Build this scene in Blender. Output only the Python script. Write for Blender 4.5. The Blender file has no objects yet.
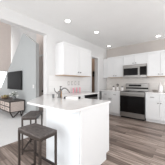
import bpy, bmesh, math, random
from mathutils import Vector, Matrix
PI = math.pi
R = math.radians
random.seed(7)
S = bpy.context.scene
C = S.collection

# ------------------------------------------------------------------ camera
cd = bpy.data.cameras.new('camera')
cam = bpy.data.objects.new('camera', cd); C.objects.link(cam)
cd.sensor_width = 36.0
cd.lens = 36.0 * 123.4 / 165.0
cd.clip_start = 0.05
cam.location = (0, 0, 1.22)
cam.rotation_euler = (R(90), 0, R(39.7))
S.camera = cam

# ------------------------------------------------------------------ world, lights, exposure
w = bpy.data.worlds.new('world'); S.world = w; w.use_nodes = True
bg = w.node_tree.nodes['Background']
bg.inputs[0].default_value = (0.93, 0.96, 1.0, 1); bg.inputs[1].default_value = 1.0
S.view_settings.view_transform = 'Standard'
S.view_settings.look = 'None'
S.view_settings.gamma = 1.0
S.view_settings.exposure = -0.19
S.view_settings.use_curve_mapping = False

def area(name, loc, rot, sx, sy, power, col=(1, 1, 1)):
    l = bpy.data.lights.new(name, 'AREA'); l.shape = 'RECTANGLE'
    l.size = sx; l.size_y = sy; l.energy = power; l.color = col
    o = bpy.data.objects.new(name, l); C.objects.link(o)
    o.location = loc; o.rotation_euler = rot
    return o
# added area lamps: daylight at unseen windows, then fills without fixtures
area('added_front_daylight', (-0.4, -2.44, 1.2), (R(84), 0, 0), 3.6, 2.2, 140, (0.97, 0.985, 1.0))  # added lamp as daylight, reaching low to light the peninsula panel
area('added_right_daylight', (2.14, 2.3, 1.35), (R(110), 0, R(90)), 4.4, 1.9, 92, (0.97, 0.985, 1.0))  # added lamp as daylight, tilted up to brighten the ceiling
area('added_living_daylight', (-5.4, -2.44, 2.2), (R(90), 0, 0), 3.0, 3.2, 88, (0.97, 0.985, 1.0))  # added lamp as daylight for the living room
area('added_pantry_fill', (-3.6, 4.2, 2.6), (0, 0, 0), 1, .6, 11, (1.0, 0.93, 0.86))  # added fill without a fixture, brightens the dim side room
area('added_hall_fill', (-3.3, 2.62, 4.9), (0, 0, 0), .8, .4, 16, (1.0, 0.97, 0.94))  # added fill without a fixture, brightens the beige hall strip
area('added_stair_fill', (-9.4, 2.9, 2.9), (R(90), 0, R(-90)), .7, 3.0, 30, (1.0, 0.99, 0.98))  # added fill hidden past the beige wall, brightens the stairwell; no window there

# ------------------------------------------------------------------ materials
def mat(name, col, rough=0.5, metal=0.0, noise=0.0, nscale=8.0, bump=0.0, stretch=(1, 1, 1), coat=0.0, spec=0.5):
    m = bpy.data.materials.new(name); m.use_nodes = True
    nt = m.node_tree; b = nt.nodes['Principled BSDF']
    b.inputs['Roughness'].default_value = rough; b.inputs['Metallic'].default_value = metal
    b.inputs['Coat Weight'].default_value = coat
    b.inputs['Specular IOR Level'].default_value = spec
    tc = nt.nodes.new('ShaderNodeTexCoord'); mp = nt.nodes.new('ShaderNodeMapping')
    mp.inputs['Scale'].default_value = stretch
    nt.links.new(tc.outputs['Object'], mp.inputs['Vector'])
    n = nt.nodes.new('ShaderNodeTexNoise'); n.inputs['Scale'].default_value = nscale; n.inputs['Detail'].default_value = 5
    nt.links.new(mp.outputs[0], n.inputs['Vector'])
    rp = nt.nodes.new('ShaderNodeValToRGB')
    rp.color_ramp.elements[0].position = 0.3; rp.color_ramp.elements[1].position = 0.7
    lo = [max(0, c * (1 - noise)) for c in col]; hi = [min(1, c * (1 + noise)) for c in col]
    rp.color_ramp.elements[0].color = (*lo, 1); rp.color_ramp.elements[1].color = (*hi, 1)
    nt.links.new(n.outputs['Fac'], rp.inputs['Fac']); nt.links.new(rp.outputs['Color'], b.inputs['Base Color'])
    if bump:
        bp = nt.nodes.new('ShaderNodeBump'); bp.inputs['Strength'].default_value = bump; bp.inputs['Distance'].default_value = 0.002
        nt.links.new(n.outputs['Fac'], bp.inputs['Height']); nt.links.new(bp.outputs[0], b.inputs['Normal'])
    return m
def s2l(*c):
    return tuple(((v / 255) / 12.92 if v / 255 <= 0.04045 else (((v / 255) + 0.055) / 1.055) ** 2.4) for v in c)
def glow(name, col, strength):
    m = bpy.data.materials.new(name); m.use_nodes = True
    b = m.node_tree.nodes['Principled BSDF']
    b.inputs['Base Color'].default_value = (*col, 1); b.inputs['Emission Color'].default_value = (*col, 1)
    b.inputs['Emission Strength'].default_value = strength
    return m

M = {}
M['wall'] = mat('wall_paint', s2l(217, 216, 215), 0.75, noise=0.01)
M['wall_grey'] = mat('grey_wall_paint', s2l(184, 187, 187), 0.8, noise=0.012)
M['wall_beige'] = mat('beige_wall_paint', s2l(230, 219, 213), 0.8, noise=0.015)
M['wall_back'] = mat('greige_wall_paint', s2l(188, 181, 176), 0.8, noise=0.012)
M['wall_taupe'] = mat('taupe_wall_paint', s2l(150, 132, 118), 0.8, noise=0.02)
M['ceiling'] = mat('ceiling_paint', s2l(240, 240, 239), 0.9, noise=0.012, nscale=3)
M['trim'] = mat('white_trim_paint', s2l(228, 228, 228), 0.4, noise=0.005)
M['cab'] = mat('white_cabinet_lacquer', s2l(229, 229, 229), 0.35, noise=0.006)
M['gapshade'] = mat('cabinet_toe_board', s2l(196, 194, 192), 0.6, noise=0.02)
M['panel'] = mat('white_island_panel', s2l(232, 236, 239), 0.45, noise=0.006)
M['quartz'] = mat('white_quartz', s2l(238, 236, 235), 0.1, noise=0.03, nscale=6)
M['woodtan'] = mat('maple_underside', s2l(188, 160, 132), 0.55, noise=0.12, nscale=6, stretch=(2, 18, 18))
M['steel'] = mat('stainless_steel', s2l(158, 155, 152), 0.34, 0.9, noise=0.05, nscale=10, stretch=(1, 1, 40))
M['darksteel'] = mat('dark_stainless', s2l(98, 96, 96), 0.35, 0.8, noise=0.06, nscale=10, stretch=(1, 1, 40))
M['nickel'] = mat('brushed_nickel', s2l(118, 116, 114), 0.3, 0.9, noise=0.05)
M['blackglass'] = mat('black_glass', s2l(20, 18, 18), 0.12, noise=0.1, spec=0.2)
M['black'] = mat('black_plastic', s2l(24, 23, 23), 0.45, noise=0.1)
M['tvscreen'] = mat('tv_screen_glass', s2l(30, 31, 33), 0.5, noise=0.08, nscale=2, spec=0.1)
M['stoolwood'] = mat('grey_stained_wood', s2l(92, 85, 82), 0.55, noise=0.6, nscale=5, stretch=(3, 16, 16), bump=0.2)
M['stoolmetal'] = mat('bronze_tube_metal', s2l(62, 53, 48), 0.45, 0.25, noise=0.12)
M['blackmetal'] = mat('dark_iron', s2l(52, 45, 42), 0.45, 0.4, noise=0.1)
M['limed'] = mat('limed_wood', s2l(206, 192, 184), 0.6, noise=0.14, nscale=4, stretch=(3, 3, 16))
M['ceramic'] = mat('white_ceramic', s2l(240, 236, 234), 0.25, noise=0.02)
M['pinkcer'] = mat('pink_ceramic', s2l(236, 172, 184), 0.3, noise=0.05)
M['amber'] = mat('amber_plastic', s2l(176, 132, 84), 0.25, noise=0.1)
M['greyglass'] = mat('smoked_glass', s2l(120, 122, 122), 0.15, noise=0.1)
M['petal'] = mat('white_petal', s2l(232, 232, 228), 0.7, noise=0.06)
M['leafgrey'] = mat('grey_green_leaf', s2l(120, 128, 116), 0.6, noise=0.25)
M['moss'] = mat('yellow_green_leaf', s2l(166, 152, 104), 0.7, noise=0.3, nscale=20)
M['bowlgrey'] = mat('grey_stoneware', s2l(158, 152, 146), 0.5, noise=0.1)
M['plategrey'] = mat('grey_plate_plastic', s2l(186, 184, 182), 0.4, noise=0.02)
M['door'] = mat('beige_door_paint', s2l(226, 214, 208), 0.5, noise=0.01)
M['brownwood'] = mat('brown_door_wood', s2l(122, 102, 88), 0.5, noise=0.2, nscale=4, stretch=(14, 14, 1))
M['lampglow'] = glow('lamp_diffuser', (1.0, 0.98, 0.95), 6.0)
M['window_glow'] = glow('daylit_frosted_pane', (0.95, 0.98, 1.0), 1.6)

def brick_mat(name, c1, c2, mortar, bw, bh, ms, rough, rotx=0, grain=True, offset=0.37, wallmap=None):
    m = bpy.data.materials.new(name); m.use_nodes = True
    nt = m.node_tree; b = nt.nodes['Principled BSDF']; L = nt.links.new
    tc = nt.nodes.new('ShaderNodeTexCoord'); mp = nt.nodes.new('ShaderNodeMapping')
    if wallmap: mp.inputs['Rotation'].default_value = wallmap
    L(tc.outputs['Object'], mp.inputs['Vector'])
    br = nt.nodes.new('ShaderNodeTexBrick')
    br.inputs['Color1'].default_value = (*c1, 1); br.inputs['Color2'].default_value = (*c2, 1)
    br.inputs['Mortar'].default_value = (*mortar, 1); br.inputs['Scale'].default_value = 1
    br.inputs['Mortar Size'].default_value = ms; br.inputs['Brick Width'].default_value = bw; br.inputs['Row Height'].default_value = bh
    br.offset = offset; br.inputs['Bias'].default_value = 0.0
    L(mp.outputs[0], br.inputs['Vector'])
    out = br.outputs['Color']
    if grain:
        g = nt.nodes.new('ShaderNodeMapping'); g.inputs['Scale'].default_value = (1.6, 24, 1)
        L(tc.outputs['Object'], g.inputs['Vector'])
        n = nt.nodes.new('ShaderNodeTexNoise'); n.inputs['Scale'].default_value = 1.4; n.inputs['Detail'].default_value = 6
        L(g.outputs[0], n.inputs['Vector'])
        rp = nt.nodes.new('ShaderNodeValToRGB')
        rp.color_ramp.elements[0].position = 0.32; rp.color_ramp.elements[0].color = (0.45, 0.42, 0.40, 1)
        rp.color_ramp.elements[1].position = 0.68; rp.color_ramp.elements[1].color = (1.35, 1.37, 1.4, 1)
        L(n.outputs['Fac'], rp.inputs['Fac'])
        mx = nt.nodes.new('ShaderNodeMix'); mx.data_type = 'RGBA'; mx.blend_type = 'MULTIPLY'
        mx.inputs['Factor'].default_value = 1.0
        L(out, mx.inputs['A']); L(rp.outputs['Color'], mx.inputs['B']); out = mx.outputs['Result']
    L(out, b.inputs['Base Color']); b.inputs['Roughness'].default_value = rough
    return m
M['planks'] = brick_mat('vinyl_plank', s2l(178, 161, 150), s2l(112, 96, 87), s2l(76, 64, 57), 1.1, 0.125, 0.002, 0.42)
M['carpet'] = mat('pale_carpet', s2l(226, 226, 226), 0.95, noise=0.06, nscale=60, bump=0.4)
M['tile_left'] = brick_mat('white_subway_tile', s2l(232, 231, 230), s2l(228, 227, 226), s2l(214, 212, 210), 0.15, 0.075, 0.002, 0.25, grain=False, offset=0.5, wallmap=(R(90), 0, R(90)))
M['tile_back'] = brick_mat('greige_subway_tile', s2l(226, 221, 216), s2l(220, 215, 210), s2l(204, 198, 192), 0.15, 0.075, 0.002, 0.25, grain=False, offset=0.5, wallmap=(R(90), 0, 0))

# ------------------------------------------------------------------ mesh helpers
class MB:
    def __init__(s): s.bm = bmesh.new()
    def box(s, x0, x1, y0, y1, z0, z1, bev=0.0):
        t = bmesh.new(); bmesh.ops.create_cube(t, size=1)
        for v in t.verts:
            v.co = Vector((x0 + (v.co.x + .5) * (x1 - x0), y0 + (v.co.y + .5) * (y1 - y0), z0 + (v.co.z + .5) * (z1 - z0)))
        if bev: bmesh.ops.bevel(t, geom=list(t.edges), offset=bev, segments=2, affect='EDGES', profile=0.6)
        s.add(t); return s
    def add(s, t):
        me = bpy.data.meshes.new('tmp'); t.to_mesh(me); t.free(); s.bm.from_mesh(me); bpy.data.meshes.remove(me)
    def cyl(s, p0, p1, r0, r1=None, seg=16):
        p0 = Vector(p0); p1 = Vector(p1); d = p1 - p0
        t = bmesh.new()
        bmesh.ops.create_cone(t, cap_ends=True, segments=seg, radius1=r0, radius2=r0 if r1 is None else r1, depth=d.length)
        q = Vector((0, 0, 1)).rotation_difference(d.normalized()).to_matrix().to_4x4()
        bmesh.ops.transform(t, matrix=Matrix.Translation((p0 + p1) / 2) @ q, verts=t.verts)
        s.add(t); return s
    def bar(s, p0, p1, wd, up=(0, 0, 1)):
        p0 = Vector(p0); p1 = Vector(p1); d = (p1 - p0); L = d.length; d.normalize()
        u = Vector(up)
        if abs(d.dot(u)) > 0.95: u = Vector((1, 0, 0))
        a = d.cross(u).normalized(); b2 = a.cross(d).normalized()
        t = bmesh.new(); bmesh.ops.create_cube(t, size=1)
        mm = Matrix((( a.x * wd, b2.x * wd, d.x * L, (p0.x + p1.x) / 2), (a.y * wd, b2.y * wd, d.y * L, (p0.y + p1.y) / 2), (a.z * wd, b2.z * wd, d.z * L, (p0.z + p1.z) / 2), (0, 0, 0, 1)))
        bmesh.ops.transform(t, matrix=mm, verts=t.verts)
        bmesh.ops.recalc_face_normals(t, faces=t.faces)
        s.add(t); return s
    def lathe(s, prof, x=0, y=0, seg=24):
        rings = []
        for r, z in prof:
            rings.append([s.bm.verts.new((x + max(r, 1e-4) * math.cos(2 * PI * k / seg), y + max(r, 1e-4) * math.sin(2 * PI * k / seg), z)) for k in range(seg)])
        for a, b in zip(rings, rings[1:]):
            for k in range(seg):
                s.bm.faces.new((a[k], a[(k + 1) % seg], b[(k + 1) % seg], b[k]))
        s.bm.faces.new(rings[0][::-1]); s.bm.faces.new(rings[-1]); return s
    def tube(s, pts, r, seg=10):
        pts = [Vector(p) for p in pts]; rings = []
        for i, p in enumerate(pts):
            d = (pts[min(i + 1, len(pts) - 1)] - pts[max(i - 1, 0)]).normalized()
            a = d.orthogonal().normalized() if i == 0 else (prev - d * prev.dot(d)).normalized()
            prev = a; b = d.cross(a)
            rr = r[i] if isinstance(r, (list, tuple)) else r
            rings.append([s.bm.verts.new(p + (a * math.cos(2 * PI * k / seg) + b * math.sin(2 * PI * k / seg)) * rr) for k in range(seg)])
        for a, b in zip(rings, rings[1:]):
            for k in range(seg): s.bm.faces.new((a[k], a[(k + 1) % seg], b[(k + 1) % seg], b[k]))
        s.bm.faces.new(rings[0][::-1]); s.bm.faces.new(rings[-1]); return s
    def prism(s, poly, a0, a1, axis='z', bev=0.0):
        t = bmesh.new()
        def P(u, v, a): return (u, v, a) if axis == 'z' else ((u, a, v) if axis == 'y' else (a, u, v))
        lo = [t.verts.new(P(u, v, a0)) for u, v in poly]; hi = [t.verts.new(P(u, v, a1)) for u, v in poly]
        t.faces.new(lo[::-1]); t.faces.new(hi); n = len(poly)
        for i in range(n): t.faces.new((lo[i], lo[(i + 1) % n], hi[(i + 1) % n], hi[i]))
        bmesh.ops.recalc_face_normals(t, faces=t.faces)
        if bev: bmesh.ops.bevel(t, geom=list(t.edges), offset=bev, segments=2, affect='EDGES', profile=0.6)
        s.add(t); return s
    def ball(s, c, r, sz=(1, 1, 1), seg=10):
        t = bmesh.new(); bmesh.ops.create_uvsphere(t, u_segments=seg, v_segments=max(6, seg // 2 + 2), radius=r)
        bmesh.ops.transform(t, matrix=Matrix.Translation(c) @ Matrix.Diagonal((*sz, 1)), verts=t.verts); s.add(t); return s
    def build(s, name, m, parent=None, loc=None, smooth=False):
        bmesh.ops.recalc_face_normals(s.bm, faces=s.bm.faces)
        me = bpy.data.meshes.new(name); s.bm.to_mesh(me); s.bm.free(); me.materials.append(m)
        if smooth:
            for p in me.polygons: p.use_smooth = True
            me.set_sharp_from_angle(angle=R(40))
        o = bpy.data.objects.new(name, me); C.objects.link(o)
        if parent: o.parent = parent
        if loc: o.location = loc
        return o
def tag(o, label, cat, group=None, kind=None):
    o['label'] = label; o['category'] = cat
    if group: o['group'] = group
    if kind: o['kind'] = kind
    return o
def thing(name, label, cat, loc=(0, 0, 0), rotz=0, group=None):
    o = bpy.data.objects.new(name, None); C.objects.link(o); o.location = loc; o.rotation_euler = (0, 0, rotz)
    return tag(o, label, cat, group)
def struct(name, mb, m, label, cat, parent=None, loc=None):
    o = mb.build(name, m, parent, loc)
    if not parent: tag(o, label, cat, kind='structure')
    return o
def dup(root, loc, rotz=None, label=None):
    r = root.copy(); C.objects.link(r); r.location = loc
    if rotz is not None: r.rotation_euler = (0, 0, rotz)
    if label: r['label'] = label
    for ch in list(root.children):
        c = ch.copy(); C.objects.link(c); c.parent = r
        for g in list(ch.children):
            d = g.copy(); C.objects.link(d); d.parent = c
    return r

# ------------------------------------------------------------------ setting
XW, XO = -2.65, -2.80          # kitchen side and living side of the dividing wall
YB, CZ = 4.84, 2.67            # kitchen back wall, kitchen ceiling
XR, YF = 2.2, -2.5
LX, LY, LC = -7.42, 3.3, 5.0   # living room left wall, far wall, high ceiling

struct('floor', MB().box(-2.69, XR + .1, YF - .1, YB + .1, -0.1, 0), M['planks'], 'taupe brown wood plank floor of the kitchen', 'floor')
struct('floor', MB().box(-9.6, -2.69, YF - .1, LY + .1, -0.1, 0.004), M['carpet'], 'pale carpeted floor of the living room', 'floor')
struct('floor', MB().box(-4.4, -2.69, LY + .1, YB + .1, -0.1, 0), M['planks'], 'plank floor inside the dark side doorway', 'floor')
struct('ceiling', MB().box(XO, XR + .1, YF - .1, YB + .1, CZ, CZ + .15), M['ceiling'], 'white kitchen ceiling with recessed lights', 'ceiling')
struct('ceiling', MB().box(-9.6, XO, YF - .1, LY + .1, LC, LC + .1), M['ceiling'], 'high white ceiling above the living room', 'ceiling')

# dividing wall: profile with the wide opening and the side doorway
wl = MB()
wl.box(XO, XW, YF, -1.6, 0, CZ)
wl.box(XO, XW, -1.6, 1.80, 2.42, CZ)
wl.box(XO, XW, 1.80, 3.70, 0, CZ)
wl.box(XO, XW, 3.70, 4.15, 2.16, CZ)
wl.box(XO, XW, 4.15, YB, 0, CZ)
struct('wall_left', wl, M['wall'], 'white kitchen wall with a wide cased opening to the living room', 'wall')
struct('wall_upper', MB().box(XO, XW, YF, LY + .1, CZ + .15, LC), M['wall'], 'white wall high above the opening, living room side', 'wall')
struct('wall_back', MB().box(XO - 1.6, XR + .1, YB, YB + .12, 0, CZ), M['wall_back'], 'greige back wall behind the range and cabinets', 'wall')
struct('trim_1', MB().box(XW + .001, XW + .008, 1.86, 3.60, .915, 1.40), M['tile_left'], 'white tile backsplash beneath the left wall cabinets', 'backsplash')
struct('trim_2', MB().box(XW + .01, -0.19, YB - .008, YB - .001, .915, 1.78), M['tile_back'], 'greige tile backsplash behind the range', 'backsplash')

# walls behind and beside the camera with unseen windows added for daylight
wf = MB()
wf.box(-9.6, -6.9, YF - .12, YF, 0, LC); wf.box(-6.9, -3.1, YF - .12, YF, 0, .5); wf.box(-6.9, -3.1, YF - .12, YF, 3.9, LC)
wf.box(-3.1, -2.3, YF - .12, YF, 0, LC); wf.box(-2.3, 1.5, YF - .12, YF, 0, .06); wf.box(-2.3, 1.5, YF - .12, YF, 2.45, CZ); wf.box(1.5, XR + .12, YF - .12, YF, 0, CZ)
struct('wall_front', wf, M['wall'], 'white wall with added tall windows opposite the kitchen', 'wall')
wr = MB()
wr.box(XR, XR + .12, YF, -.5, 0, CZ); wr.box(XR, XR + .12, -.5, 4.6, 0, .35); wr.box(XR, XR + .12, -.5, 4.6, 2.45, CZ); wr.box(XR, XR + .12, 4.6, YB, 0, CZ)
struct('wall_right', wr, M['wall'], 'white side wall with an added wide patio window', 'wall')
def window(n, axis, a0, a1, z0, z1, c, label, nv):
    f = MB(); g = .05
    def b(u0, u1, v0, v1, d0, d1):
        if axis == 'y': f.box(u0, u1, c + d0, c + d1, v0, v1)
        else: f.box(c + d0, c + d1, u0, u1, v0, v1)
    b(a0, a0 + g, z0, z1, 0, .06); b(a1 - g, a1, z0, z1, 0, .06); b(a0, a1, z0, z0 + g, 0, .06); b(a0, a1, z1 - g, z1, 0, .06)
    for i in range(1, nv): 
        x = a0 + (a1 - a0) * i / nv; b(x - .02, x + .02, z0, z1, .01, .05)
    o = f.build('window_%d' % n, M['trim']); tag(o, label, 'window', kind='structure')
    return o
window(1, 'y', -2.3, 1.5, .06, 2.45, YF - .11, 'added unseen white framed window facing the kitchen range', 3)
window(2, 'x', -.5, 4.6, .35, 2.45, XR + .03, 'added unseen white framed patio window beside the kitchen', 3)
window(3, 'y', -6.9, -3.1, .5, 3.9, YF - .11, 'added unseen tall white framed living room window', 3)

# living room: grey television wall cut by the stair slope, beige upper wall, window, far walls
poly = [(-3.79, 0), (-3.79, 2.51), (-4.70, 3.09), (-8.00, 0.15), (-8.00, 0)]
struct('wall_television', MB().prism(poly, 2.15, 2.27, 'y'), M['wall_grey'], 'light grey wall with a sloped stair edge behind the television', 'wall')
struct('trim_3', MB().bar((-4.73, 2.21, 3.096), (-7.98, 2.21, 0.20), .03), M['trim'], 'white cap running down the sloped stair edge', 'trim')
wb = MB()
wb.box(LX - .12, LX, YF, 2.73, 1.85, LC); wb.box(LX - .12, LX, YF, 2.73, 0, .9); wb.box(LX - .12, LX, YF, 1.1, .9, 1.85)
struct('wall_living_left', wb, M['wall_beige'], 'beige living room wall beyond the opening', 'wall')
wo = window(4, 'x', 1.1, 2.6, .9, 1.85, LX - .1, 'bright white window below the beige wall', 2)
MB().box(LX - .085, LX - .075, 1.14, 2.56, .94, 1.81).build('pane', M['window_glow'], wo)
struct('wall_far', MB().box(-9.6, -5.2, LY, LY + .1, 0, LC), M['wall'], 'bright white wall behind the stair slope', 'wall')
struct('wall_stair', MB().box(-9.6, -9.5, 2.0, LY, 0, LC), M['wall'], 'white side wall of the stairwell', 'wall')
struct('wall_hall', MB().box(-5.2, XO, 2.98, 3.3, 0, LC), M['wall_beige'], 'beige hall wall past the end of the grey wall', 'wall')
# hall door
d = thing('door_2', 'beige hall door with black knob past the grey wall', 'door', (-4.60, 2.975, 0)); d['kind'] = 'structure'
MB().box(-.38, .38, -.035, 0, .01, 2.33).build('door_leaf', M['door'], d)
dk = MB(); dk.cyl((.02, -.036, .86), (.02, -.06, .86), .012); dk.ball((.02, -.085, .86), .034)
dk.build('door_knob', M['black'], d, smooth=True)
dc = MB(); dc.box(-.46, -.385, -.05, 0, 0, 2.41); dc.box(.385, .46, -.05, 0, 0, 2.41); dc.box(-.385, .385, -.05, 0, 2.335, 2.41)
dc.build('casing', M['trim'], d)

# side room behind the dark doorway
sr = MB(); sr.box(-4.4, -4.28, 3.4, YB, 0, CZ); sr.box(-4.28, XO, 3.40, 3.5, 0, CZ); sr.box(-4.28, XO - .01, YB - .02, YB, 0, CZ)
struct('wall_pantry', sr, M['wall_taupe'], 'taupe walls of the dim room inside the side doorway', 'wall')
struct('ceiling', MB().box(-4.4, XO, 3.40, YB + .1, CZ, CZ + .15), M['ceiling'], 'ceiling of the dim side room', 'ceiling')
tc_ = MB(); tc_.box(XW, XW + .015, 4.15, 4.22, 0, 2.23); tc_.box(XW, XW + .015, 3.63, 3.70, 0, 2.23); tc_.box(XW, XW + .015, 3.70, 4.15, 2.16, 2.23)
tc_.box(XO, XW, 4.135, 4.15, 0, 2.16)
struct('trim_4', tc_, M['trim'], 'white casing around the dark side doorway', 'trim')
struct('baseboard_left', MB().box(XW, XW + .013, 4.22, 4.23, 0, .1).box(XW, XW + .013, 3.26, 3.63, 0, .1), M['trim'], 'white baseboard beside the side doorway', 'baseboard')
struct('baseboard_living', MB().box(-7.4, -3.79, 2.135, 2.15, .004, .1), M['trim'], 'white baseboard along the grey television wall', 'baseboard')
od = thing('door_1', 'brown wooden door standing open inside the side doorway', 'door', (XO - .02, 3.76, 0)); od['kind'] = 'structure'
MB().box(-.68, 0, -.04, 0, .01, 2.06).build('door_leaf', M['brownwood'], od)

# ------------------------------------------------------------------ cabinets (local frame: front faces -y, x along the run)
def shaker(x0, x1, z0, z1, rail=.055):
    m = MB(); g = .003; x0 += g; x1 -= g; z0 += g; z1 -= g
    m.box(x0, x0 + rail, -.02, 0, z0, z1); m.box(x1 - rail, x1, -.02, 0, z0, z1)
    m.box(x0 + rail, x1 - rail, -.02, 0, z0, z0 + rail); m.box(x0 + rail, x1 - rail, -.02, 0, z1 - rail, z1)
    m.box(x0 + rail, x1 - rail, -.013, 0, z0 + rail, z1 - rail)
    return m
def knob(parent, x, z):
    k = MB(); k.cyl((x, -.02, z), (x, -.035, z), .006, seg=10); k.cyl((x, -.035, z), (x, -.05, z), .017, .015, seg=14)
    return k.build('knob', M['nickel'], parent, smooth=True)
def pull(parent, x, z, L=.11):
    k = MB(); k.cyl((x - L / 2, -.048, z), (x + L / 2, -.048, z), .007, seg=10)
    for sx in (-1, 1): k.cyl((x + sx * (L / 2 - .015), -.02, z), (x + sx * (L / 2 - .015), -.048, z), .005, seg=8)
    return k.build('handle', M['nickel'], parent, smooth=True)
def wall_cabinet(label, loc, rotz, W, D, H, kz=.07, crown=True):
    t = thing('wall_cabinet', label, 'cabinet', loc, rotz, 'white wall cabinets')
    MB().box(0, W, 0, D, .012, H - .03).build('body', M['cab'], t)
    MB().box(0.001, W - .001, -.001, D - .001, 0, .012).build('bottom_panel', M['woodtan'], t)['label'] = 'tan unpainted wood underside'
    for s_, (a, b) in enumerate(((0, W / 2), (W / 2, W))):
        dr = shaker(a, b, .012, H - .03).build('door', M['cab'], t)
        knob(dr, (W / 2 - .045) if s_ == 0 else (W / 2 + .045), kz)
    MB().prism([(-.03, H + .02), (-.018, H - .028), (D, H - .028), (D, H + .02)][::-1], -.0, W, 'x').build('crown', M['cab'], t)
    return t
def base_cabinet(label, loc, rotz, W, D=.585, H=.885, doors=2, drawers=2, front=True):
    t = thing('base_cabinet', label, 'cabinet', loc, rotz, 'white base cabinets')
    MB().prism([(0, .1), (0, H), (D, H), (D, 0), (.07, 0), (.07, .1)], 0, W, 'x').build('body', M['cab'], t)
    if drawers:
        for i in range(drawers):
            a, b = W * i / drawers, W * (i + 1) / drawers
            dw = shaker(a, b, .675, H - .005, .035).build('drawer', M['cab'], t); pull(dw, (a + b) / 2, .778)
    zt = .67 if drawers else H - .005
    for i in range(doors):
        a, b = W * i / doors, W * (i + 1) / doors
        dr = shaker(a, b, .105, zt).build('door', M['cab'], t)
        knob(dr, b - .035 if (i % 2 == 0) else a + .035, zt - .06)
    return t
# left wall run
wall_cabinet('white two-door wall cabinet on the left wall above the sink counter', (-2.345, 2.06, 1.405), R(90), 1.18, .305, .815, kz=.10)
# back wall run
FY = 4.53
wall_cabinet('white two-door wall cabinet in the back corner above the canisters', (-2.43, FY, 1.412), 0, .665, .31, .79)
wall_cabinet('short white wall cabinet directly above the microwave', (-1.762, FY, 1.842), 0, .795, .31, .36, kz=.06)
wall_cabinet('white two-door wall cabinet to the right of the microwave', (-.965, FY, 1.412), 0, .76, .31, .79)
MB_f = MB().box(XW + .01, -2.432, FY + .01, YB - .01, 1.412, 2.19).build('filler_panel', M['cab']); tag(MB_f, 'narrow white filler panel between corner wall cabinet and side wall', 'panel')
BY = 4.235
base_cabinet('white base cabinet with two drawers beneath the canisters, left of the range', (-2.53, BY, 0), 0, .755)
base_cabinet('white base cabinet with two drawers to the right of the range', (-.948, BY, 0), 0, .75)
# left run and peninsula bodies
base_cabinet('white corner base cabinet between peninsula and dishwasher', (-2.055, 1.875, 0), R(90), .665, drawers=0)
t = thing('end_panel', 'narrow white end panel closing the left counter run past the dishwasher', 'panel', (0, 0, 0))
MB().box(-2.64, -2.05, 3.185, 3.24, 0, .884).build('panel', M['cab'], t)
pen = thing('peninsula_base', 'white panelled peninsula base beneath the breakfast counter', 'peninsula', (0, 0, 0))
pb = MB()
pb.box(-1.66, -.985, 1.14, 1.158, 0, .884); pb.box(-1.003, -.985, 1.158, 1.84, .1, .884); pb.box(-1.66, -1.642, 1.158, 1.40, 0, .884)
pb.box(-1.98, -.985, 1.825, 1.84, .1, .884); pb.box(-1.98, -.985, 1.735, 1.75, 0, .1); pb.box(-1.98, -1.642, 1.40, 1.418, 0, .884)
pb.box(-1.98, -1.962, 1.418, 1.825, 0, .884); pb.box(-1.642, -1.003, 1.158, 1.825, .1, .118); pb.box(-1.962, -1.642, 1.418, 1.825, .1, .118)
pb.build('body', M['panel'], pen)
MB().prism([(1.134, 0), (1.134, .884), (1.845, .884), (1.845, .1), (1.75, .1), (1.75, 0)], -.983, -.963, 'x').build('end_panel', M['cab'], pen)
bp_ = MB()
bp_.box(-1.666, -.985, 1.122, 1.139, 0, .884)
bp_.build('back_panel', M['panel'], pen)
MB().box(-2.60, -1.985, 1.815, 1.835, 0, .884).build('return_panel', M['panel'], pen)
for a, b in ((-1.975, -1.655), (-1.65, -1.322), (-1.318, -.99)):
    # doors on the working side of the peninsula
    dm = MB(); dm.box(a, b, 1.8405, 1.859, .11, .875); dm.build('door', M['cab'], pen)

# ------------------------------------------------------------------ worktops
def quartz(name, poly, z0, z1, label, hole=None):
    m = MB(); m.prism(poly, z0, z1)
    o = m.build(name, M['quartz'])
    if hole:
        c = hole.build('cutter', M['quartz'])
        md = o.modifiers.new('cut', 'BOOLEAN'); md.object = c; md.operation = 'DIFFERENCE'; md.solver = 'EXACT'
        dg = bpy.context.evaluated_depsgraph_get(); dg.update()
        me = bpy.data.meshes.new_from_object(o.evaluated_get(dg)); o.modifiers.clear(); o.data = me
        cm = c.data; bpy.data.objects.remove(c); bpy.data.meshes.remove(cm)
    bv = o.modifiers.new('edge', 'BEVEL'); bv.width = .003; bv.segments = 2; bv.limit_method = 'ANGLE'
    return tag(o, label, 'worktop')
xe, yf, rc = -.945, .93, .09
pts = [(-1.90, yf)]
for k in range(9):
    a = -PI / 2 + k * PI / 16
    pts.append((xe - rc + rc * math.cos(a), yf + rc + rc * math.sin(a)))
pts += [(xe, 1.87), (-2.02, 1.87), (-2.02, 3.245), (-2.638, 3.245), (-2.638, 1.798), (-2.77, 1.798), (-1.925, .95)]
SX, SY, SA = -1.665, 1.70, R(35)
def rotpts(hw, hd, cx=SX, cy=SY, a=SA):
    return [(cx + u * hw * math.cos(a) - v * hd * math.sin(a), cy + u * hw * math.sin(a) + v * hd * math.cos(a)) for u, v in ((-1, -1), (1, -1), (1, 1), (-1, 1))]
quartz('worktop', pts, .885, .915, 'white quartz worktop of the peninsula and sink run', MB().prism(rotpts(.170, .075), .8, 1.0))
quartz('worktop', [(XW + .01, 4.2), (-1.775, 4.2), (-1.775, YB - .009), (XW + .01, YB - .009)], .886, .916, 'white quartz worktop left of the range, holding canisters')
quartz('worktop', [(-.95, 4.2), (-.19, 4.2), (-.19, YB - .009), (-.95, YB - .009)], .886, .916, 'white quartz worktop right of the range, holding the bottle vase')

# sink
sk = MB(); sk_o = rotpts(.1715, .0765); sk_i = rotpts(.162, .067)
for i in range(4):
    j = (i + 1) % 4
    sk.prism([sk_o[i], sk_o[j], sk_i[j], sk_i[i]], .74, .884)
sk.prism(sk_o, .73, .742)
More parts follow.
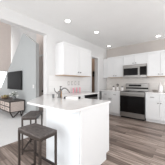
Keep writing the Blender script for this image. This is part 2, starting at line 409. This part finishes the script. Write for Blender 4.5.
# (sits just beneath the worktop cut-out)
so = sk.build('sink', M['darksteel']); tag(so, 'small dark stainless sink set into the peninsula worktop', 'sink')
tb = thing('dish_tub', 'white rectangular dish tub sitting in the dark sink', 'tub', (SX, SY, .742), SA)
q = MB()
q.box(-.115, .115, -.05, .05, 0.001, .012)
for sx in (-1, 1): q.box(sx * .115 - .005, sx * .115 + .005, -.055, .055, 0.001, .203)
for sy in (-1, 1): q.box(-.12, .12, sy * .055 - .004, sy * .055 + .004, 0.001, .203)
q.build('basin', M['ceramic'], tb)
for sx in (-1, 1):
    MB().box(min(sx * .121, sx * .155), max(sx * .121, sx * .155), -.04, .04, .170, .206, .004).build('handle', M['black'], tb)['label'] = 'black end handle'
# faucet
fx, fy = -1.90, 1.575
fa = thing('faucet', 'brushed nickel arched faucet on the peninsula worktop by the sink', 'faucet', (fx, fy, .916))
MB().lathe([(.038, 0), (.038, .014), (.026, .03), (.026, .07), (.036, .10), (.028, .13), (.012, .14)]).build('base', M['nickel'], fa, smooth=True)
dx, dy = .205, .085
sp = []
for k in range(17):
    t_ = k / 16
    sp.append((dx * t_, dy * t_, .085 + .10 * math.sin(PI * min(1, t_ * 1.02)) ** .8 * 1 + .02 * t_))
MB().tube(sp, .0125).build('spout', M['nickel'], fa, smooth=True)
MB().tube([(-.01, -.01, .09), (-.035, -.03, .10), (-.06, -.05, .125), (-.075, -.06, .165), (-.078, -.062, .20)], [.011, .01, .009, .008, .007]).build('lever', M['nickel'], fa, smooth=True)
sb = thing('soap_bottle', 'amber soap bottle with black pump beside the faucet', 'bottle', (-1.95, 1.645, .916))
MB().lathe([(.026, 0), (.029, .01), (.029, .12), (.02, .145), (.011, .152)]).build('body', M['amber'], sb, smooth=True)
pm = MB(); pm.lathe([(.015, .151), (.015, .175), (.007, .178), (.007, .215)]); pm.box(-.012, .04, -.008, .008, .21, .226, .003)
pm.build('pump', M['black'], sb, smooth=True)
tag(MB().lathe([(.022, 0), (.026, .07), (.023, .07), (.02, .008), (.001, .008)]).build('tumbler', M['greyglass'], loc=(-2.02, 1.52, .916), smooth=True), 'small smoky glass tumbler at the left of the faucet', 'glass')

# dishwasher
dw = thing('dishwasher', 'dark stainless dishwasher beneath the left counter run', 'dishwasher', (-2.055, 2.555, 0), R(90))
MB().box(.005, .615, 0, .57, .06, .88).build('body', M['black'], dw)
MB().box(.005, .615, -.022, -.001, .11, .80, .003).build('door', M['darksteel'], dw)
MB().box(.005, .615, -.02, -.001, .805, .875, .003).build('control_panel', M['blackglass'], dw)
h_ = MB(); h_.cyl((.06, -.055, .77), (.56, -.055, .77), .01); h_.cyl((.08, -.02, .77), (.08, -.055, .77), .008); h_.cyl((.54, -.02, .77), (.54, -.055, .77), .008)
h_.build('handle', M['steel'], dw, smooth=True)

# range
rg = thing('range', 'stainless steel electric range with black oven door', 'range', (-1.765, 4.185, 0))
RW = .797
MB().box(0, RW, .035, .62, .055, .905).build('body', M['steel'], rg)
MB().box(0.02, RW - .02, .07, .60, 0.0, .055).build('plinth', M['black'], rg)
MB().box(.002, RW - .002, .0, .034, .215, .83, .004).build('oven_door', M['blackglass'], rg)
MB().box(.002, RW - .002, -.002, .034, .765, .83, .003).build('door_top_rail', M['steel'], rg)
h_ = MB(); h_.cyl((.05, -.05, .80), (RW - .05, -.05, .80), .014)
for x in (.08, RW - .08): h_.cyl((x, 0, .80), (x, -.05, .80), .01)
h_.build('door_handle', M['steel'], rg, smooth=True)
MB().box(.002, RW - .002, .0, .034, .835, .905, .003).build('front_rail', M['steel'], rg)
MB().box(.002, RW - .002, .0, .034, .06, .208, .004).build('storage_drawer', M['steel'], rg)
ct = MB().box(0.002, RW - .002, .01, .56, .906, .918, .003).build('cooktop', M['blackglass'], rg)
for x, y, r in ((.2, .16, .1), (.6, .16, .085), (.2, .41, .075), (.6, .41, .1)):
    e = MB(); e.lathe([(r - .004, .9185), (r - .004, .9195), (r, .9195), (r, .9185)], x, y); e.build('burner_ring', M['greyglass'], ct)
bg_ = MB().prism([(.555, .92), (.565, 1.175), (.62, 1.185), (.62, .92)], 0.002, RW - .002, 'x').build('backguard', M['steel'], rg)
MB().box(.01, RW - .01, .548, .560, .985, 1.04, .002).build('vent_band', M['blackglass'], bg_)
MB().box(.12, .56, .548, .562, 1.075, 1.14, .002).build('display', M['blackglass'], bg_)
for x in (.05, .61, .68, .75):
    MB().cyl((x, .558, 1.10), (x, .535, 1.10), .021, .018).build('knob', M['steel'], bg_, smooth=True)
# microwave
mw = thing('microwave', 'stainless over-the-range microwave with black glass window', 'microwave', (-1.76, 4.44, 1.39))
W = .79
MB().box(0, W, .02, .38, 0, .45).build('body', M['steel'], mw)
MB().box(.0, W, 0, .019, .375, .45, .002).build('vent_strip', M['steel'], mw)
md_ = MB().box(.0, .585, -.004, .019, .0, .372, .003).build('door', M['steel'], mw)
MB().box(.03, .525, -.008, -.003, .085, .335, .002).build('window', M['blackglass'], md_)
h_ = MB(); h_.cyl((.562, -.045, .06), (.562, -.045, .33), .012)
for z in (.09, .30): h_.cyl((.562, -.004, z), (.562, -.045, z), .008)
h_.build('handle', M['steel'], md_, smooth=True)
MB().box(.59, W, -.004, .019, .085, .372, .003).build('control_panel', M['blackglass'], mw)
MB().box(.59, W, -.004, .019, .0, .08, .003).build('lower_trim', M['steel'], mw)

# ------------------------------------------------------------------ things on the back worktops
def canister(x, y, label):
    t = thing('canister', label, 'canister', (x, y, .9165), 0, 'lidded white canisters')
    MB().lathe([(.046, 0), (.05, .008), (.05, .105), (.044, .12)]).build('jar', M['ceramic'], t, smooth=True)
    MB().lathe([(.045, .121), (.045, .142), (.03, .150), (.01, .152), (.012, .172), (.001, .176)]).build('lid', M['black'], t, smooth=True)
canister(-2.20, 4.60, 'white canister with black lid, on the left beside the utensil crock')
canister(-1.87, 4.66, 'white canister with black lid nearest the range')
cr = thing('utensil_crock', 'white crock of dark cooking utensils between the two canisters', 'crock', (-2.05, 4.63, .9165))
MB().lathe([(.045, 0), (.048, .006), (.05, .125), (.044, .125), (.042, .01), (.001, .01)]).build('crock', M['ceramic'], cr, smooth=True)
for k, (a, b, hh) in enumerate(((-.03, .01, .24), (.02, -.02, .22), (.035, .02, .23), (-.005, .03, .26))):
    u = MB(); u.cyl((a * .4, b * .4, .02), (a, b, hh - .04), .005, seg=8); u.ball((a * 1.1, b * 1.1, hh - .02), .02, (.8, .3, 1.3)); u.build('utensil', M['blackmetal'], cr, smooth=True)
tag(MB().lathe([(.055, 0), (.064, .01), (.064, .14), (.058, .19), (.03, .235), (.02, .26), (.018, .30), (.023, .31), (.015, .31)]).build('bottle_vase', M['ceramic'], loc=(-.60, 4.62, .9165), smooth=True), 'tall white ceramic bottle vase on the right worktop', 'vase')
tag(MB().lathe([(.035, 0), (.04, .005), (.085, .06), (.08, .06), (.035, .012), (.001, .012)]).build('bowl', M['bowlgrey'], loc=(-.76, 4.62, .9165), smooth=True), 'low grey stoneware bowl between the range and bottle vase', 'bowl')
for y, lab in ((2.66, 'slim pink cup nearest the sink, beneath the wall switches'), (2.80, 'middle slim pink cup of the three beneath the wall switches'), (2.955, 'slim pink cup farthest from the sink, above the dishwasher')):
    c_ = thing('cup', lab, 'cup', (-2.56, y, .9165), R(-60), 'pink cups against the backsplash')
    MB().lathe([(.018, 0), (.021, .004), (.023, .15), (.020, .15), (.017, .01), (.001, .01)]).build('bowl', M['pinkcer'], c_, smooth=True)
    MB().tube([(.020, 0, .12), (.04, 0, .115), (.044, 0, .085), (.036, 0, .05), (.020, 0, .045)], .0045, 8).build('handle', M['pinkcer'], c_, smooth=True)
def switch_plate(loc, rotz, n, label, group=None):
    t = thing('light_switch', label, 'switch', loc, rotz, group)
    MB().box(-.035 * n - .005, .035 * n + .005, -.007, 0, -.06, .06, .002).build('plate', M['plategrey'] if group else M['trim'], t)
    for i in range(n):
        x = (i - (n - 1) / 2) * .07
        MB().box(x - .016, x + .016, -.010, -.0072, -.033, .033, .001).build('rocker', M['ceramic'], t)
for y_, lb_ in ((2.54, 'grey rimmed switch plate on the white backsplash, nearest the faucet'), (2.68, 'second switch plate from the faucet on the white backsplash'),
                (2.83, 'third switch plate from the faucet on the white backsplash'), (2.99, 'switch plate on the white backsplash farthest from the faucet')):
    switch_plate((XW + .009, y_, 1.20), R(90), 1, lb_, 'switch plates on the left backsplash')
switch_plate((-3.94, 2.149, 1.085), 0, 1, 'single white light switch on the grey living room wall')
# black box hung in the side room
hb = thing('wall_box', 'small black box hung on the taupe wall inside the side doorway', 'wall box', (-3.30, YB - .021, 1.50))
MB().box(-.05, .05, -.06, 0, 0, .24, .008).build('casing', M['black'], hb)
MB().box(-.03, .03, -.066, -.061, .13, .21, .002).build('screen', M['blackglass'], hb)

# recessed lights
def downlight(x, y, label, power=3.0):
    t = thing('ceiling_light', label, 'ceiling light', (x, y, CZ), 0, 'recessed kitchen ceiling lights')
    MB().lathe([(.062, -.001), (.062, -.007), (.085, -.004), (.085, -.001)]).build('trim_ring', M['trim'], t, smooth=True)
    MB().lathe([(.0, -.002), (.061, -.002), (.061, -.006), (.0, -.006)]).build('lens', M['lampglow'], t)
    l = bpy.data.lights.new('bulb', 'SPOT'); l.energy = power; l.spot_size = R(140); l.spot_blend = .8; l.shadow_soft_size = .06; l.color = (1, .95, .88)
    o = bpy.data.objects.new('bulb', l); C.objects.link(o); o.parent = t; o.location = (0, 0, -.03)
downlight(-2.12, 2.01, 'round recessed ceiling light above the left wall cabinet', 1.0)
downlight(-1.96, 2.99, 'round recessed ceiling light near the middle of the ceiling, second of the row')
downlight(-2.33, 4.45, 'round recessed ceiling light in the back corner by the side doorway')
downlight(-.64, 4.46, 'round recessed ceiling light above the cabinet right of the microwave')

# ------------------------------------------------------------------ stools
def stool(loc, rotz, label, first=None):
    if first: return dup(first, loc, rotz, label)
    t = thing('bar_stool', label, 'stool', loc, rotz, 'backless counter stools')
    W_, D_, H_, b = .46, .245, .64, .023
    s_ = MB(); n = 4
    for i in range(n):
        y0 = -D_ / 2 + D_ * i / n; s_.box(-W_ / 2, W_ / 2, y0 + .0008, y0 + D_ / n - .0008, H_ - .022, H_, .003)
    s_.build('seat', M['stoolwood'], t)
    hx, hy = W_ / 2 - b / 2, D_ / 2 - b / 2
    zt = H_ - .023
    for sx in (-1, 1):
        for sy in (-1, 1):
            MB().box(sx * hx - b / 2, sx * hx + b / 2, sy * hy - b / 2, sy * hy + b / 2, 0.0, zt).build('leg', M['stoolmetal'], t)
    a = MB()
    i_ = b / 2
    for sy in (-1, 1): a.box(-hx + i_, hx - i_, sy * hy - .010, sy * hy + .010, zt - .032, zt)
    for sx in (-1, 1): a.box(sx * hx - .010, sx * hx + .010, -hy + i_, hy - i_, zt - .032, zt)
    a.build('apron', M['stoolmetal'], t)
    MB().box(-hx + i_, hx - i_, hy - .010, hy + .010, .195, .219).build('footrest', M['blackmetal'], t)
    for sx in (-1, 1): MB().box(sx * hx - .011, sx * hx + .011, -hy + i_, hy - i_, .045, .069).build('stretcher', M['stoolmetal'], t)
    MB().box(-hx + i_, hx - i_, -hy - .011, -hy + .011, .045, .069).build('front_stretcher', M['stoolmetal'], t)
    return t
s1 = stool((-1.425, .825, 0), R(4), 'dark metal stool with grey wood seat, nearest the camera, before the white panel')
stool((-2.195, 1.19, 0.0), R(-45), 'dark metal stool with grey wood seat, under the angled counter corner', s1)

# ------------------------------------------------------------------ living room
tv = thing('television', 'large black flat television on the grey living room wall', 'television', (-5.41, 2.148, 1.305))
MB().box(-.3, .3, -.025, 0, -.2, .2).build('wall_bracket', M['black'], tv)
MB().box(-.68, .68, -.06, -.026, -.365, .365, .004).build('frame', M['black'], tv)
MB().box(-.668, .668, -.0625, -.0602, -.350, .353).build('screen', M['tvscreen'], tv)
cn = thing('media_console', 'limed wood media console with dark iron frame and legs beneath the television', 'console', (-4.48, 1.61, 0))
L_, D_, z0, z1 = 1.75, .50, .20, .575
MB().box(-L_ + .02, -.012, .02, D_ - .01, z0 + .02, z1 - .02).build('body', M['limed'], cn)
fr = MB(); b = .022
for x in (-L_, -b):
    for y in (0, D_ - b): fr.box(x, x + b, y, y + b, z0, z1)
for z in (z0, z1 - b):
    for y in (0, D_ - b): fr.box(-L_ + b, -b, y, y + b, z, z + b)
    for x in (-L_, -b): fr.box(x, x + b, b, D_ - b, z, z + b)
fr.build('frame', M['blackmetal'], cn)
MB().box(-L_, 0, 0, D_, z1, z1 + .016, .003).build('top', M['stoolwood'], cn)
nx = 4
for i in range(nx):
    a = -L_ + b + i * (L_ - 2 * b) / nx; e = a + (L_ - 2 * b) / nx
    for (u0, u1) in ((z0 + b, (z0 + z1) / 2), ((z0 + z1) / 2, z1 - b)):
        f = MB(); f.box(a + .018, e - .018, .002, .02, u0 + .016, u1 - .016, .002); dd = f.build('drawer', M['limed'], cn)
        MB().box((a + e) / 2 - .03, (a + e) / 2 + .03, -.012, .0015, (u0 + u1) / 2 - .01, (u0 + u1) / 2 + .01, .002).build('handle', M['blackmetal'], dd)
        g = MB(); g.box(a, a + .017, .0, .0195, u0, u1); g.box(e - .017, e, .0, .0195, u0, u1); g.box(a + .017, e - .017, 0, .0195, u0, u0 + .015); g.box(a + .017, e - .017, 0, .0195, u1 - .015, u1)
        g.build('drawer_surround', M['blackmetal'], cn)
for x in (-.05, -L_ + .05):
    lg = MB()
    for y0, y1 in ((.03, .12), (.34, .13), (.36, .40), (.47, .41)):
        lg.bar((x, y0, z0), (x, y1, .018), .03)
    lg.build('leg', M['blackmetal'], cn)
vz = thing('flower_vase', 'vase of white flowers on the console beneath the television', 'flowers', (-4.75, 1.86, .594))
MB().lathe([(.035, 0), (.05, .02), (.055, .08), (.035, .13), (.04, .15), (.03, .15)]).build('vase', M['greyglass'], vz, smooth=True)
lf = MB(); pt = MB(); rnd = random.Random(3)
for k in range(34):
    a = rnd.uniform(0, 2 * PI); r = rnd.uniform(.02, .2); z = .15 + rnd.uniform(.0, .16) - r * .25
    p = (r * math.cos(a), r * math.sin(a) * .7, z)
    lf.cyl((0, 0, .12), p, .003, seg=5)
    if k % 2: MB().ball(p, rnd.uniform(.022, .038), (1, 1, .7), 8).build('flower', M['petal'], vz, smooth=True)
    else: lf.ball(p, rnd.uniform(.018, .03), (1, 1, .7), 8)
lf.build('foliage', M['leafgrey'], vz)
mg = thing('moss_bowl', 'low pot of yellow green foliage on the console, left of the flowers', 'plant', (-5.48, 1.80, .594))
MB().lathe([(.08, 0), (.12, .02), (.15, .06), (.14, .06), (.07, .02), (.001, .02)]).build('pot', M['woodtan'], mg, smooth=True)
ms = MB()
for k in range(40):
    a = rnd.uniform(0, 2 * PI); r = rnd.uniform(0, .13); ms.ball((r * math.cos(a), r * math.sin(a), .075 + rnd.uniform(0, .035)), rnd.uniform(.02, .035), seg=8)
ms.build('foliage', M['moss'], mg)
